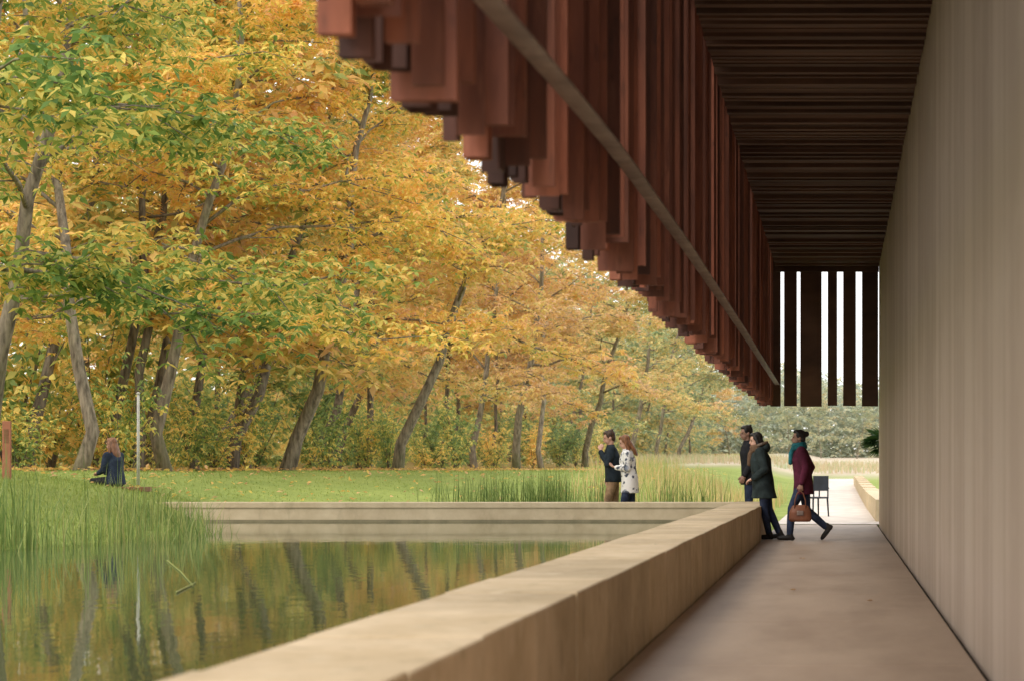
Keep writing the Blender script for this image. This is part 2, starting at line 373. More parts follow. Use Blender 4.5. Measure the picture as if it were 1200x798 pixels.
# ------------------------------------------------------------------ parapets
def coping(name,label,segs,mat=None):
    t=thing(name,label,'low wall',(0,0,0)); r=random.Random(5)
    for (x0,x1,y0,y1,z0,z1) in segs:
        MB().box(x0+r.uniform(-.004,.004),x1+r.uniform(-.004,.004),y0,y1,z0,z1+r.uniform(-.004,.004)).build('block',mat or M['coping'],t,False,.012)
    return t
segs=[]; y=2.0
while y<34.7:
    y1=min(y+1.2,35.4)
    if 35.4-y1<.8: y1=35.4
    segs.append((-1.82,-1.206,y+.006,y1-.006,-.5,.5325)); y=y1
coping('low_wall','long sandy concrete low wall running along the walkway beside the pond',segs)
M['coping_pale']=nmat('pale_coping',(.5,.39,.25),(.66,.54,.37),2.6,.85,(1,1,1),'World',.3,.7,.3,.008,0,.25,[((.3,.235,.14),3,(1,1,.5),.55,.72,.5)])
M['damp']=nmat('damp_wall_foot',(.2,.17,.1),(.3,.25,.15),4,.6)
bt=thing('low_wall','straight concrete low wall across the far end of the pond in front of the couple','low wall')
MB().box(-12.4,-1.835,34.8,35.4,.43,.53).build('coping',M['coping_pale'],bt,False,.012)
MB().box(-12.4,-1.835,34.825,35.38,.225,.43).build('wall_base',M['coping_pale'],bt,False,.004)
MB().box(-12.4,-1.835,34.82,35.385,-.6,.225).build('damp_foot',M['damp'],bt,False,.004)
segs=[(.8,1.25,42+i*6,47.99+i*6,-.2,.47+.35*float(smooth(50,110,44+i*6))) for i in range(10)]
coping('low_wall','pale low wall on the right of the far sunlit path',segs,M['coping_pale'])

# ------------------------------------------------------------------ concrete wall + canopy
CY=4.8
wt=thing('concrete_wall','tall greyish concrete wall with vertical bands on the right of the walkway','wall')
MB().box(.822,1.3,-2,39.9,-.3,5.6).build('wall_face',M['wall'],wt,False,.012)
ct=thing('steel_canopy','rusty weathering steel canopy with hanging pleated screen over the walkway','canopy')
sf=MB(); y=CY; r3=random.Random(21)
while y<39.55:
    L=r3.choice([.085,.1,.12,.15]); y1=min(y+L,39.6); z=5.12+r3.choice([0,.03,.05,.08,.1])+r3.uniform(-.008,.008)
    sf.box(-1.25,.818,y+.005,y1-.005,z,5.4); y=y1
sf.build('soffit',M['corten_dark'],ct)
MB().box(-1.56,1.3,CY-.02,39.95,5.61,5.75).build('unseen_top_slab',M['corten_dark'],ct)  # unseen top slab, put in to block light from above
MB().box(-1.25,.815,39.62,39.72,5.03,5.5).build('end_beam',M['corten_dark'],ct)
def prof(kind,xo,xi,y0,y1,t=.01):
    if kind==0: return [(xo,y0),(xi,y0),(xi,y0+t),(xo+t,y0+t),(xo+t,y1-t),(xi,y1-t),(xi,y1),(xo,y1)]
    if kind==1: return [(xi,y0),(xi,y1),(xo,y1),(xo,y1-t),(xi-t,y1-t),(xi-t,y0+t),(xo,y0+t),(xo,y0)]
    if kind==2: return [(xo,y0),(xi,y0),(xi,y0+t),(xo+t,y0+t),(xo+t,y1),(xo,y1)]
    return [(xi,y0),(xi,y1),(xo,y1),(xo,y1-t),(xi-t,y1-t),(xi-t,y0)]
y=CY; r4=random.Random(78); cnt=0; rest={'corten':MB(),'corten_brown_shade':MB()}
while y<39.7 :
    if cnt%2==0: # proud narrow fin
        L=r4.choice([.025,.035,.05]); xi=-1.262-r4.choice([0,.015,.04]); xo=xi-r4.choice([.1,.16,.22]); kind=r4.choice([0,1,2]); mk='corten'
        zb=2.38+r4.choice([-.05,0,.04,.08])
    else:        # recessed wider plate
        L=r4.choice([.05,.07,.1,.14]); xi=-1.38-r4.choice([0,.02,.05]); xo=max(xi-r4.choice([.06,.1,.12]),-1.5); kind=r4.choice([0,0,1,2,3]); mk=r4.choice(['corten_brown_shade','corten_brown_shade','corten'])
        zb=2.38+r4.choice([-.06,-.03,0,.03,.06])
    g=r4.choice([.04,.055,.07,.1])
    zb+=r4.uniform(-.01,.01)
    y1=min(y+L,39.85)
    cnt+=1
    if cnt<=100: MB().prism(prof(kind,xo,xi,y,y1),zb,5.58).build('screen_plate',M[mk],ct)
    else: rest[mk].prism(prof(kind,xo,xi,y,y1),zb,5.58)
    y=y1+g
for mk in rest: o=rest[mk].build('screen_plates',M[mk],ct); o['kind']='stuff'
print('plates',cnt)
rl=MB(); a,b_=-1.244,-1.165
for yy_ in np.linspace(4.0,39.75,40):
    zz=float(np.interp(yy_,[4,6.7,9,11,16,25,32,39.75],[2.6,2.71,2.79,2.84,2.875,2.86,2.825,2.79]))
    rl.v+=[(a-.014,yy_,zz),(b_,yy_,zz),(b_,yy_,zz+.014),(a,yy_,zz+.014),(a,yy_,zz+.095),(a-.014,yy_,zz+.095)]
rl.f=[tuple(range(6)),tuple(range(239,233,-1))]+[(6*k_+i,6*k_+(i+1)%6,6*k_+6+(i+1)%6,6*k_+6+i) for k_ in range(39) for i in range(6)]
rl.build('rail',M['rail'],ct)
k=39.9/F
for a,b in ((903,915),(919,934),(938,963),(970,981),(988,1003),(1010,1029)):
    x0,x1=(a-VX)*k,(b-VX)*k
    MB().prism([(x0,39.76),(x1,39.76),(x1,39.84),(x1-.012,39.84),(x1-.012,39.772),(x0+.012,39.772),(x0+.012,39.84),(x0,39.84)],2.37+r4.uniform(-.02,.02),5.3).build('end_plate',M['corten_dark'],ct)

# ------------------------------------------------------------------ reeds, grass, litter
def blades(name,label,cat,seed,n,posfn,hr,wd,mat,col,bend=.25):
    g=np.random.default_rng(seed); xy=posfn(g,n); n=len(xy)
    z=ground_z(xy[:,0],xy[:,1])-.03; h=g.uniform(*hr,n)
    if name=='reeds' and seed==51: h*=(1-.5*smooth(25,31,xy[:,1]))*g.choice([.6,.8,1.0],n)
    a=g.uniform(0,6.28,n); bd=g.normal(0,bend,n); s=np.stack([np.cos(a),np.sin(a),0*a],1); bdir=np.stack([np.cos(a+1.2),np.sin(a+1.2),0*a],1)
    b=np.concatenate([xy,z[:,None]],1); wdv=wd*g.uniform(.6,1.3,n)
    up=np.array([0,0,1.0])
    m1=b+up*(h*.55)[:,None]+bdir*(bd*h*.25)[:,None]; tp=b+up*(h*(1-.25*np.abs(bd)))[:,None]+bdir*(bd*h)[:,None]
    v=np.stack([b-s*wdv[:,None]/2,b+s*wdv[:,None]/2,m1+s*wdv[:,None]*.4,m1-s*wdv[:,None]*.4,tp],1).reshape(-1,3)
    i=np.arange(n)*5
    f=[(q,q+1,q+2,q+3) for q in i]+[(q+3,q+2,q+4) for q in i]
    me=bpy.data.meshes.new(name); me.from_pydata(v.tolist(),[],[tuple(int(x) for x in t) for t in f]); me.update()
    o=link(name,me,mat); o.color=col; tag(o,label,cat,None,'stuff'); return o
def left_bank(g,n):
    c=g.integers(0,70,n); gg=np.random.default_rng(77); cy=22.0+10.0*gg.random(70)**1.15; cx=shore(cy)+.15-np.abs(gg.normal(0,.8,70))
    return np.stack([cx[c]+g.normal(0,.13,n),cy[c]+g.normal(0,.3,n)],1)
blades('reeds','tall green reeds lining the left bank of the pond','reeds',51,1600,left_bank,(.55,1.45),.012,M['reed'],(.47,.95,1,1),.28)
def behind(g,n):
    c=g.integers(0,34,n); cx=np.random.default_rng(8).uniform(-7.8,-2.2,34); cy=np.random.default_rng(9).uniform(36.6,39.0,34)
    return np.stack([cx[c]+g.normal(0,.22,n),cy[c]+g.normal(0,.3,n)],1)
blades('reeds','loose tall reeds growing behind the far pond wall near the couple','reeds',52,1200,behind,(.65,1.35),.014,M['reed'],(.34,.9,1,1),.2)
def tuft(g,n): return np.stack([-1.7-g.random(n)*4.5,g.uniform(44,66,n)],1)
blades('dry_grass','yellow orange dry grass standing behind the corner of the pond walls','grass',53,1900,tuft,(.4,.9),.022,M['reed'],(.85,1.1,1,1),.3)
def fieldr(g,n): return np.stack([g.uniform(-24,40,n),g.uniform(150,215,n)],1)
blades('meadow_reeds','tawny reed meadow stretching across the field toward the misty wood','reeds',56,8000,fieldr,(.3,.9),.09,M['reed'],(.95,1.0,.72,1),.25)
def lawn(g,n): 
    y=36+24*g.random(n)**1.5; return np.stack([g.uniform(-16,-1.9,n),y],1)
blades('lawn_grass','short green grass of the lawn between pond and trees','grass',54,45000,lawn,(.03,.09),.018,M['grass'],(.5,1,1,1),.5)
def lb(g,n):
    y=g.uniform(22.5,36.5,n); return np.stack([shore(y)-.6-6*g.random(n),y],1)
blades('bank_grass','rough grass on the bank at the left behind the reeds','grass',55,18000,lb,(.05,.13),.014,M['grass'],(.55,1,1,1),.5)
g=np.random.default_rng(60); n=2600; lx=-18+13*g.random(n)**2.0; ly=36+60*g.random(n)**1.2; c=np.stack([lx,ly,ground_z(lx,ly)+.07],1)
d=g.normal(0,1,(n,3)); d[:,2]*=.3; nr=np.stack([g.normal(0,.4,n),g.normal(0,.4,n),np.ones(n)],1); L=g.uniform(.08,.17,n)
o=link('leaf_litter',leaves_mesh('leaf_litter',c,d,nr,L,L*.5),M['leaf']); o.color=(.75,.9,1,1)
tag(o,'fallen orange leaves scattered over the lawn and under the trees','leaves',None,'stuff')
for (q3,nm) in ((((196,655),(212,668),(226,684)),'upper'),(((206,692),(218,686),(230,680)),'lower')):
    Yw=lambda py:(CH-WZ-.02)*F/(py-VY)
    pts=[V((PX(a,Yw(bb)),Yw(bb),WZ+.008)) for a,bb in q3]
    o=MB().tube(pts,[.008,.007,.004],5).build('reed_stalk',M['reed']); o.color=(.62,.9,1,1)
    tag(o,'pale broken reed stalk lying on the pond, '+nm+' one of the two','reed stalk','broken stalks on the water')
for i,(px,py) in enumerate(((932,692),(1022,705),(940,655))):
    Y=CH*F/(py-VY); gg=np.random.default_rng(i); q=5
    a=np.arange(q)*.5-1+gg.uniform(0,6); pos=np.zeros((q,3)); dd=np.stack([np.cos(a),np.sin(a),.15+0*a],1); nn=np.stack([.3*np.cos(a*2),.3*np.sin(a*2),1+0*a],1)
    o=link('fallen_leaf',leaves_mesh('fallen_leaf',pos,dd,nn,np.full(q,.05),np.full(q,.024)),M['leaf']); o.location=(PX(px,Y),Y,.012); o.color=(.85,.7,1,1)
    tag(o,'brown fallen leaf lying on the concrete walkway','leaf','fallen leaves on the walkway')

# ------------------------------------------------------------------ small things
Y=34.0; x=PX(8,Y); zg=gz(x,Y); t=thing('marker_post','rust brown marker post standing in the grass at the left edge','post',(x,Y,zg),.1)
M['post']=nmat('rust_post',(.3,.11,.06),(.42,.17,.1),3,.7)
MB().box(-.07,.07,-.03,.03,-.2,PZ(493,Y)-zg).build('post',M['post'],t,False,.006)
MB().box(-.04,.04,-.036,-.0305,.62*(PZ(493,Y)-zg),.86*(PZ(493,Y)-zg)).build('plate',M['wood'],t)
Y=38.0; x=PX(162,Y); zg=gz(x,Y); t=thing('white_pole','slender white pole standing on the lawn left of the tree trunks','pole',(x,Y,zg))
hp=PZ(462,Y)-zg; MB().tube([(0,0,-.2),(0,0,hp)],[.03,.025],10).build('pole',M['white_paint'],t,True)
MB().tube([(0,0,hp),(0,0,hp+.03),(0,0,hp+.05)],[.034,.034,.01],10).build('cap',M['white_paint'],t,True)
BY=36.6; bx=PX(142,BY); bz=PZ(570,BY); zg=gz(bx,BY)
t=thing('wooden_bench','low brown wooden bench in the grass under the seated person','bench',(bx,BY,zg))
MB().box(-.45,.5,-.2,.2,bz-zg-.09,bz-zg).build('seat',M['wood'],t,False,.01)
for s in (-1,1): MB().box(s*.32-.05,s*.32+.05,-.16,.16,-.3,bz-zg-.09).build('leg',M['wood'],t)
t=thing('chair','black open framed chair standing on the pale path behind the woman in burgundy','chair',(-.52,46.5,.01),R(215))
MB().box(-.22,.22,-.22,.22,.42,.46).build('seat',M['black'],t,False,.015)
MB().box(-.2,.2,.2,.225,.6,.95).build('backrest',M['black'],t,False,.01)
for sx in (-.2,.2):
    MB().tube([(sx,.21,.42),(sx,.212,.95)],[.018,.016],8).build('back_post',M['black'],t)
    for sy in (-.19,.19): MB().tube([(sx,sy,.43),(sx*1.1,sy*1.1,0)],[.022,.018],8).build('leg',M['black'],t)
    MB().tube([(sx*1.15,.2,.66),(sx*1.15,-.18,.66),(sx*1.15,-.19,.45)],[.018]*3,8).build('armrest',M['black'],t)
t=thing('palm','dark green fan palm peeping out past the end of the concrete wall','plant',(1.0,41.2,-.05))
MB().tube([(0,0,-.2),(.02,0,.8),(0,0,1.58)],[.05,.045,.04],8).build('stem',M['bark_dark'],t,True)
pp,dd,nn,ll=[],[],[],[]; g=np.random.default_rng(4)
for i in range(26):
    a=i*2.4; e=g.uniform(-.6,.9); ax=np.array([math.cos(a)*math.cos(e),math.sin(a)*math.cos(e),math.sin(e)]); base=np.array([0,0,1.68])+ax*.22
    sd=np.cross(ax,[0,0,1.0]); sd/=np.linalg.norm(sd)
    for q in range(11):
        f=(q-5)*.26; pp.append(base); dd.append(ax*math.cos(f)+sd*math.sin(f)+np.array([0,0,-.2])); nn.append(np.cross(sd,ax)+sd*.4); ll.append(.36)
    MB().tube([(0,0,1.55),tuple(base)],[.008,.006],4).build('stalk',M['palm'],t)
o=link('fronds',leaves_mesh('fronds',np.array(pp),np.array(dd),np.array(nn),np.array(ll),np.full(len(ll),.06)),M['palm'],t); o.color=(.4,1,1,1)

# ------------------------------------------------------------------ people
SK=nmat('skin',(.55,.3,.21),(.62,.36,.26),8,.5,spec=.4)
SKD=nmat('skin_tan',(.3,.16,.11),(.36,.2,.14),8,.5,spec=.4)
EYE=nmat('eye_dark',(.02,.015,.012),(.04,.03,.025),8,.2,spec=.5)
LIP=nmat('lip',(.36,.13,.11),(.42,.16,.13),8,.5)
def cloth(name,c,rough=.85,var=.35,sc=9): 
    return nmat(name,tuple(x*(1-var) for x in c),tuple(min(1,x*(1+var)) for x in c),sc,rough,bump=.35,dist=.02,spec=.2)
def hairm(name,c): return nmat(name,tuple(x*.45 for x in c),tuple(x*1.3 for x in c),5,.5,(9,9,1),bump=.7,dist=.01,spec=.4)
def ell(bm,c,r,rot=None,sub=3):
    m=Matrix.Translation(V(c))
    if rot is not None: m=m@rot.to_4x4()
    bmesh.ops.create_icosphere(bm,subdivisions=sub,radius=1,matrix=m@Matrix.Diagonal((*r,1)))
def loft(bm,rings,n=18):
    R_=[]
    for c,u,v in rings:
        R_.append([bm.verts.new(V(c)+V(u)*math.cos(2*math.pi*j/n)+V(v)*math.sin(2*math.pi*j/n)) for j in range(n)])
    for a,b in zip(R_,R_[1:]):
        for j in range(n): bm.faces.new((a[j],a[(j+1)%n],b[(j+1)%n],b[j]))
    bm.faces.new(R_[0][::-1]); bm.faces.new(R_[-1])
def limb(bm,pts,rads,n=12):
    pts=[V(p) for p in pts]; rings=[]; u=None
    for i,p in enumerate(pts):
        t=(pts[min(i+1,len(pts)-1)]-pts[max(i-1,0)]).normalized()
        if u is None: u=t.orthogonal().normalized()
        u=(u-t*u.dot(t)).normalized(); w=t.cross(u); rings.append((p,u*rads[i],w*rads[i]))
    loft(bm,rings,n)
    for p,r in zip(pts,rads): ell(bm,p,(r,r,r),None,2)
def remesh(bm,vox,sm=3):
    bmesh.ops.recalc_face_normals(bm,faces=bm.faces)
    me=bpy.data.meshes.new('tmp'); bm.to_mesh(me); bm.free()
    o=bpy.data.objects.new('tmp',me); COL.objects.link(o)
    m=o.modifiers.new('r','REMESH'); m.mode='VOXEL'; m.voxel_size=vox
    if sm: s=o.modifiers.new('s','SMOOTH'); s.iterations=sm; s.factor=.5
    bpy.context.view_layer.update(); dg=bpy.context.evaluated_depsgraph_get()
    me2=bpy.data.meshes.new_from_object(o.evaluated_get(dg)); bpy.data.objects.remove(o); bpy.data.meshes.remove(me)
    me2.polygons.foreach_set('use_smooth',[True]*len(me2.polygons)); return me2
def hand(bm,wr,d,pn,thumb,curl=.6):
    d=V(d).normalized(); pn=V(pn); pn=(pn-d*pn.dot(d)).normalized(); s=d.cross(pn)
    if s.dot(V(thumb))<0: s=-s
    loft(bm,[(wr,s*.026,pn*.02),(wr+d*.03,s*.034,pn*.018),(wr+d*.085,s*.04,pn*.014)],12)
    for i,(o,l) in enumerate(((.031,.07),(.011,.08),(-.01,.075),(-.03,.058))):
        b=wr+d*.078+s*o; d1=(d*math.cos(curl*.5)+pn*math.sin(curl*.5)); d2=(d*math.cos(curl*1.6)+pn*math.sin(curl*1.6)); d3=(d*math.cos(curl*2.6)+pn*math.sin(curl*2.6))
        p1=b+d1*l*.5; p2=p1+d2*l*.32; limb(bm,[b,p1,p2,p2+d3*l*.24],[.0095,.009,.0085,.0075],8)
    b=wr+d*.03+s*.03; p1=b+(s*.6+d*.8+pn*.25).normalized()*.042; limb(bm,[b,p1,p1+(d+pn*.5*curl+s*.15).normalized()*.032],[.012,.0105,.009],8)
X1=V((1,0,0))
def person(label,loc,rz,sc,pose,cfg,group=None):
    root=thing('person',label,'person',loc,rz,group); root.scale=(sc,sc,sc)
    Pp,W,C,Nn=[V(pose[k_]) for k_ in ('P','W','C','N')]; H=V(pose['H'])
    hr=Euler((pose.get('hp',0),pose.get('hl',0),pose.get('hy',0)),'XYZ').to_matrix()
    hp_=lambda *a: H+hr@V(a)
    def ring(c,t,rx,ry): 
        v=t.cross(X1).normalized(); return (c,X1*rx,v*ry)
    tl=(W-Pp).normalized(); tm_=(C-W).normalized(); tu=(Nn-C).normalized()
    bm=bmesh.new()
    loft(bm,[ring(Pp-tl*.1,tl,.12,.09),ring(Pp,tl,.165,.115),ring(W,tm_,.13,.098),ring(C,tu,.16,.112),ring(Nn-tu*.07,tu,.15,.085),ring(Nn-tu*.02,tu,.09,.065),ring(Nn,tu,.055,.055)])
    limb(bm,[Nn-tu*.03,hp_(0,-.015,-.06)],[.055,.052])
    ell(bm,hp_(0,-.012,.025),(.074,.095,.1),hr); ell(bm,hp_(0,.03,-.045),(.056,.06,.066),hr); ell(bm,hp_(0,.055,-.085),(.026,.022,.02),hr)
    limb(bm,[hp_(0,.083,.02),hp_(0,.104,-.022)],[.009,.014],8); ell(bm,hp_(0,.085,-.052),(.024,.012,.01),hr)
    for s in (-1,1): ell(bm,hp_(s*.075,-.012,-.01),(.011,.02,.032),hr); ell(bm,hp_(s*.032,.074,.033),(.026,.012,.008),hr)
    for a in pose['arms']:
        limb(bm,[a[0],V(a[0]).lerp(V(a[1]),.5),a[1],V(a[1]).lerp(V(a[2]),.4),a[2]],[.052,.045,.038,.037,.026])
        hand(bm,V(a[2]),a[3],a[4],a[5],a[6] if len(a)>6 else .6)
    for l in pose['legs']:
        limb(bm,[l[0],V(l[0]).lerp(V(l[1]),.5),l[1],V(l[1]).lerp(V(l[2]),.35),l[2]],[.085,.072,.052,.052,.036])
        d=V(l[3]).normalized(); dn=-(X1.cross(d)); A=V(l[2]); limb(bm,[A-d*.03+dn*.04,A+d*.1+dn*.045,A+d*.16+dn*.05],[.03,.033,.024])
    link('body',remesh(bm,.0085,2),cfg['skin'],root)
    for s in (-1,1):
        b=bmesh.new(); ell(b,hp_(s*.032,.083,.012),(.013,.008,.0075),hr,2); me=bpy.data.meshes.new('eye'); b.to_mesh(me); b.free(); link('eye',me,EYE,root)
    b=bmesh.new(); ell(b,hp_(0,.097,-.053),(.021,.006,.0065),hr,2); me=bpy.data.meshes.new('mouth'); b.to_mesh(me); b.free(); link('mouth',me,LIP,root)
    st=cfg['hair']; b=bmesh.new()
    ell(b,hp_(0,-.034,.045),(.082,.09,.09),hr); ell(b,hp_(0,.02,.098),(.062,.06,.034),hr); ell(b,hp_(0,-.06,-.015),(.074,.052,.07),hr)
    for s in (-1,1): ell(b,hp_(s*.062,.0,.045),(.022,.045,.055),hr)
    if st=='long':
        for s in (-1,1):
            limb(b,[hp_(s*.068,-.005,.03),hp_(s*.078,-.015,-.06),hp_(s*.08,-.01,-.16),hp_(s*.07,.01,-.24)],[.028,.034,.034,.018])
        loft(b,[(hp_(0,-.05,.05),X1*.08,V((0,.06,0))),(hp_(0,-.075,-.06),X1*.088,V((0,.055,0))),(hp_(0,-.1,-.18),X1*.09,V((0,.045,0))),(hp_(0,-.1,-.3),X1*.07,V((0,.028,0)))])
    if st=='bun': ell(b,hp_(0,-.13,.06),(.045,.042,.045),hr); 
    if st=='short':
        for q in range(9): a=q*.7; ell(b,hp_(.04*math.sin(a*2.1),-.03+.055*math.cos(a),.105+.01*math.sin(a*3)),(.03,.03,.026),hr,2)
    link('hair',remesh(b,.011,2),cfg['hairm'],root)
    ck=cfg['coat']; pad=ck.get('pad',.03); b=bmesh.new(); hem=V(ck['hem'])
    loft(b,[ (hem,X1*ck['hr'][0],V((0,ck['hr'][1],0))), (hem.lerp(Pp,.5),X1*(.165+pad+.005),V((0,.12+pad,0))), ring(Pp,tl,.165+pad,.115+pad),ring(W,tm_,.14+pad,.105+pad),ring(C,tu,.165+pad,.115+pad),ring(Nn-tu*.06,tu,.155+pad*.6,.088+pad*.7),ring(Nn-tu*.01,tu,.085,.075),ring(Nn+tu*.03,tu,.075,.07)],22)
    for a in pose['arms']:
        e=V(a[1]); s=V(a[0]); w_=V(a[2]); limb(b,[s,s.lerp(e,.5),e,e.lerp(w_,.5),e.lerp(w_,.93)],[.062+pad*.5,.055+pad*.5,.048+pad*.4,.044+pad*.3,.04+pad*.2])
    co=link(ck.get('name','coat'),remesh(b,.012,3),ck['mat'],root)
    if ck.get('hood'):
        b=bmesh.new(); ell(b,Nn+V((0,-.11,.03)),(.13,.08,.09)); ell(b,Nn+V((0,-.06,.03)),(.12,.07,.05)); hd=link('hood',remesh(b,.012,2),ck['mat'],root)
        b=bmesh.new(); pts=[Nn+V((math.sin(a)*.12,-.045-math.cos(a)*.085,.075+.03*math.cos(a))) for a in np.linspace(-2.4,2.4,15)]
        limb(b,pts,[.03]*15,8); link('fur_trim',remesh(b,.012,1),ck['fur'],root)
    b=bmesh.new(); ell(b,Pp-tl*.03,(.17,.12,.13)); tr_=cfg['trousers']
    for l in pose['legs']:
        h_,kn,an=V(l[0]),V(l[1]),V(l[2]); limb(b,[h_,h_.lerp(kn,.5),kn,kn.lerp(an,.4),kn.lerp(an,.93)],[.098,.085,.066,.064,.054])
    link('trousers',remesh(b,.012,3),tr_,root)
    for l in pose['legs']:
        b=bmesh.new(); d=V(l[3]).normalized(); dn=-(X1.cross(d)); A=V(l[2]); rot=Matrix((X1,d,-dn)).transposed()
        ell(b,A+d*.065+dn*.042,(.046,.14,.04),rot); limb(b,[A+V((0,0,.03)),A-d*.02+dn*.03],[.05,.05]); ell(b,A-d*.035+dn*.045,(.04,.05,.036),rot); ell(b,A+d*.13+dn*.05,(.044,.075,.03),rot)
        link('shoe',remesh(b,.01,2),cfg['shoe'],root)
    if 'scarf' in cfg:
        b=bmesh.new(); lean=(H-Nn).normalized()
        for dz,rr in ((-.005,.043),(.045,.037)):
            pts=[Nn+lean*dz+V((math.cos(a)*.085,math.sin(a)*.085+.012,-.012*math.sin(a))) for a in [q*math.pi/8 for q in range(17)]]
            limb(b,pts,[rr]*17,8)
        limb(b,[Nn+V((-.04,.1,.0)),Nn+V((-.05,.14,-.1)),Nn+V((-.05,.15,-.24))],[.04,.042,.035])
        link('scarf',remesh(b,.012,2),cfg['scarf'],root)
    return root
def stand(lean=0,fwd=0): 
    return dict(P=(0,fwd,.93),W=(0,fwd+lean*.35,1.08),C=(0,fwd+lean*.7,1.27),N=(0,fwd+lean,1.445),H=(0,fwd+lean*1.15+.02,1.59))
jeans=cloth('dark_jeans',(.03,.04,.075)); black=cloth('black_cloth',(.018,.018,.022)); shoeb=nmat('dark_leather',(.015,.013,.013),(.035,.03,.028),6,.5)
brown=hairm('brown_hair',(.07,.035,.018)); auburn=hairm('auburn_hair',(.24,.095,.035)); dkh=hairm('dark_hair',(.018,.012,.01))
# burgundy woman
p=stand(.05,.02)
p.update(hp=-.03,hy=.15,arms=[((-.175,.05,1.39),(-.235,-.02,1.12),(-.235,.05,.885),(0,.05,-1),(1,0,0),(0,1,0),1.0),((.175,.05,1.39),(.225,-.1,1.14),(.22,-.02,.92),(0,.2,-1),(-1,0,0),(0,1,0),.5)],
 legs=[((-.085,.02,.9),(-.085,.2,.5),(-.085,.23,.085),(0,1,0.04)),((.085,.02,.9),(.085,-.03,.48),(.085,-.34,.2),(0,.62,-.78))])
YB=30.9; XB=PX(943,YB)
person('woman in burgundy coat and teal scarf striding left with a bag in her hand',(XB,YB,0),R(90),1.0,p,
 dict(skin=SKD,hair='bun',hairm=dkh,coat=dict(mat=cloth('burgundy_cloth',(.085,.014,.032)),hem=(0,.02,.72),hr=(.2,.165),pad=.035),trousers=jeans,shoe=shoeb,scarf=cloth('teal_scarf',(.02,.13,.15))))
bl=cloth('bag_leather',(.2,.075,.04),.5,.25); t=thing('handbag','brown leather handbag hanging from the hand of the woman in burgundy','bag',(XB-.065,YB-.235,.3),0)
b=bmesh.new(); loft(b,[((0,0,.0),X1*.15,V((0,.055,0))),((0,0,.03),X1*.178,V((0,.072,0))),((0,0,.15),X1*.17,V((0,.065,0))),((0,0,.24),X1*.13,V((0,.03,0))),((0,0,.26),X1*.11,V((0,.012,0)))],24)
link('bag_body',remesh(b,.012,2),bl,t)
for s in (-1,1):
    MB().tube([(-.085,s*.03,.2),(-.08,s*.028,.33),(-.045,s*.016,.44),(0,s*.01,.47),(.045,s*.016,.44),(.08,s*.028,.33),(.085,s*.03,.2)],[.009]*7,8).build('handle',bl,t,True)
MB().box(-.05,.05,-.078,-.066,.1,.17).build('clasp',M['rail'],t,False,.003)
# parka
YG=31.4; XG=PX(903,YG)
p=dict(P=(0,.12,.93),W=(0,.14,1.08),C=(0,.165,1.27),N=(0,.19,1.445),H=(0,.235,1.585))
p.update(hp=-.22,hy=.15,arms=[((-.19,.16,1.39),(-.27,.08,1.12),(-.2,.27,.97),(.3,.8,-.3),(0,0,-1),(0,0,1),.6),((.19,.16,1.39),(.26,.08,1.12),(.19,.28,.98),(-.3,.8,-.3),(0,0,-1),(0,0,1),.6)],
 legs=[((-.085,.1,.9),(-.09,.1,.5),(-.085,.02,.085),(0,1,0)),((.085,.1,.9),(.09,.03,.49),(.085,-.14,.1),(0,1,-.1))])
person('person in long dark green parka with brown scarf standing at the low wall',(XG,YG,0),R(90),.985,p,
 dict(skin=SK,hair='long',hairm=dkh,coat=dict(mat=cloth('dark_green_parka',(.022,.031,.031)),fur=hairm('fur_trim',(.15,.1,.07)),hem=(0,.1,.66),hr=(.235,.21),pad=.06,hood=True),trousers=jeans,shoe=shoeb,scarf=cloth('brown_scarf',(.13,.075,.045))))
# tall man behind
YM=36.0; p=stand(.04,0)
p.update(hp=-.15,hy=.3,arms=[((-.18,0,1.39),(-.23,-.02,1.12),(-.2,.1,.9),(0,.4,-1),(1,0,0),(0,1,0)),((.18,0,1.39),(.23,-.02,1.12),(.2,.1,.9),(0,.4,-1),(-1,0,0),(0,1,0))],
 legs=[((-.085,0,.9),(-.09,.02,.5),(-.09,0,.085),(0,1,0)),((.085,0,.9),(.09,.02,.5),(.09,0,.085),(0,1,0))])
person('tall dark haired man in dark coat half hidden behind the person in the parka',(PX(879,YM),YM,0),R(95),1.105,p,
 dict(skin=SKD,hair='short',hairm=dkh,coat=dict(mat=black,hem=(0,0,.75),hr=(.2,.16)),trousers=jeans,shoe=shoeb))
# couple
YC=36.2; p=stand(.05,0)
p.update(hp=-.3,hy=.15,arms=[((-.185,0.03,1.39),(-.25,.1,1.13),(-.13,.22,1.36),(.25,-.2,.9),(.8,.0,0),(0,1,0),.5),((.18,0.03,1.39),(.23,-.05,1.12),(.21,.08,.89),(0,.3,-1),(-1,0,0),(0,1,0))],
 legs=[((-.085,0,.9),(-.09,.1,.5),(-.09,.1,.085),(0,1,0)),((.085,0,.9),(.09,-.02,.5),(.09,-.15,.1),(0,1,-.1))])
person('man in navy jacket and tan trousers holding a hand to his face behind the wall',(PX(719,YC),YC,0),R(95),1.055,p,
 dict(skin=SK,hair='short',hairm=brown,coat=dict(name='jacket',mat=cloth('navy_jacket',(.018,.026,.034)),hem=(0,0,.83),hr=(.19,.15)),trousers=cloth('tan_cloth',(.3,.19,.11)),shoe=shoeb),'couple behind the pond wall')
def patt():
    m,nt,b=newmat('white_patterned_cloth'); co=coords(nt,'Object'); n=noise(nt,co,11,2,.5)
    c=ramp(nt,n,[(.40,(.05,.06,.09)),(.46,(.8,.77,.74))]); n2=noise(nt,co,9,1); c=mixc(nt,ramp(nt,n2,[(.62,0.0),(.66,.8)]),c,(.25,.27,.33))
    nt.links.new(c,b.inputs['Base Color']); b.inputs['Roughness'].default_value=.85; return m
YW=35.75; p=stand(.06,0)
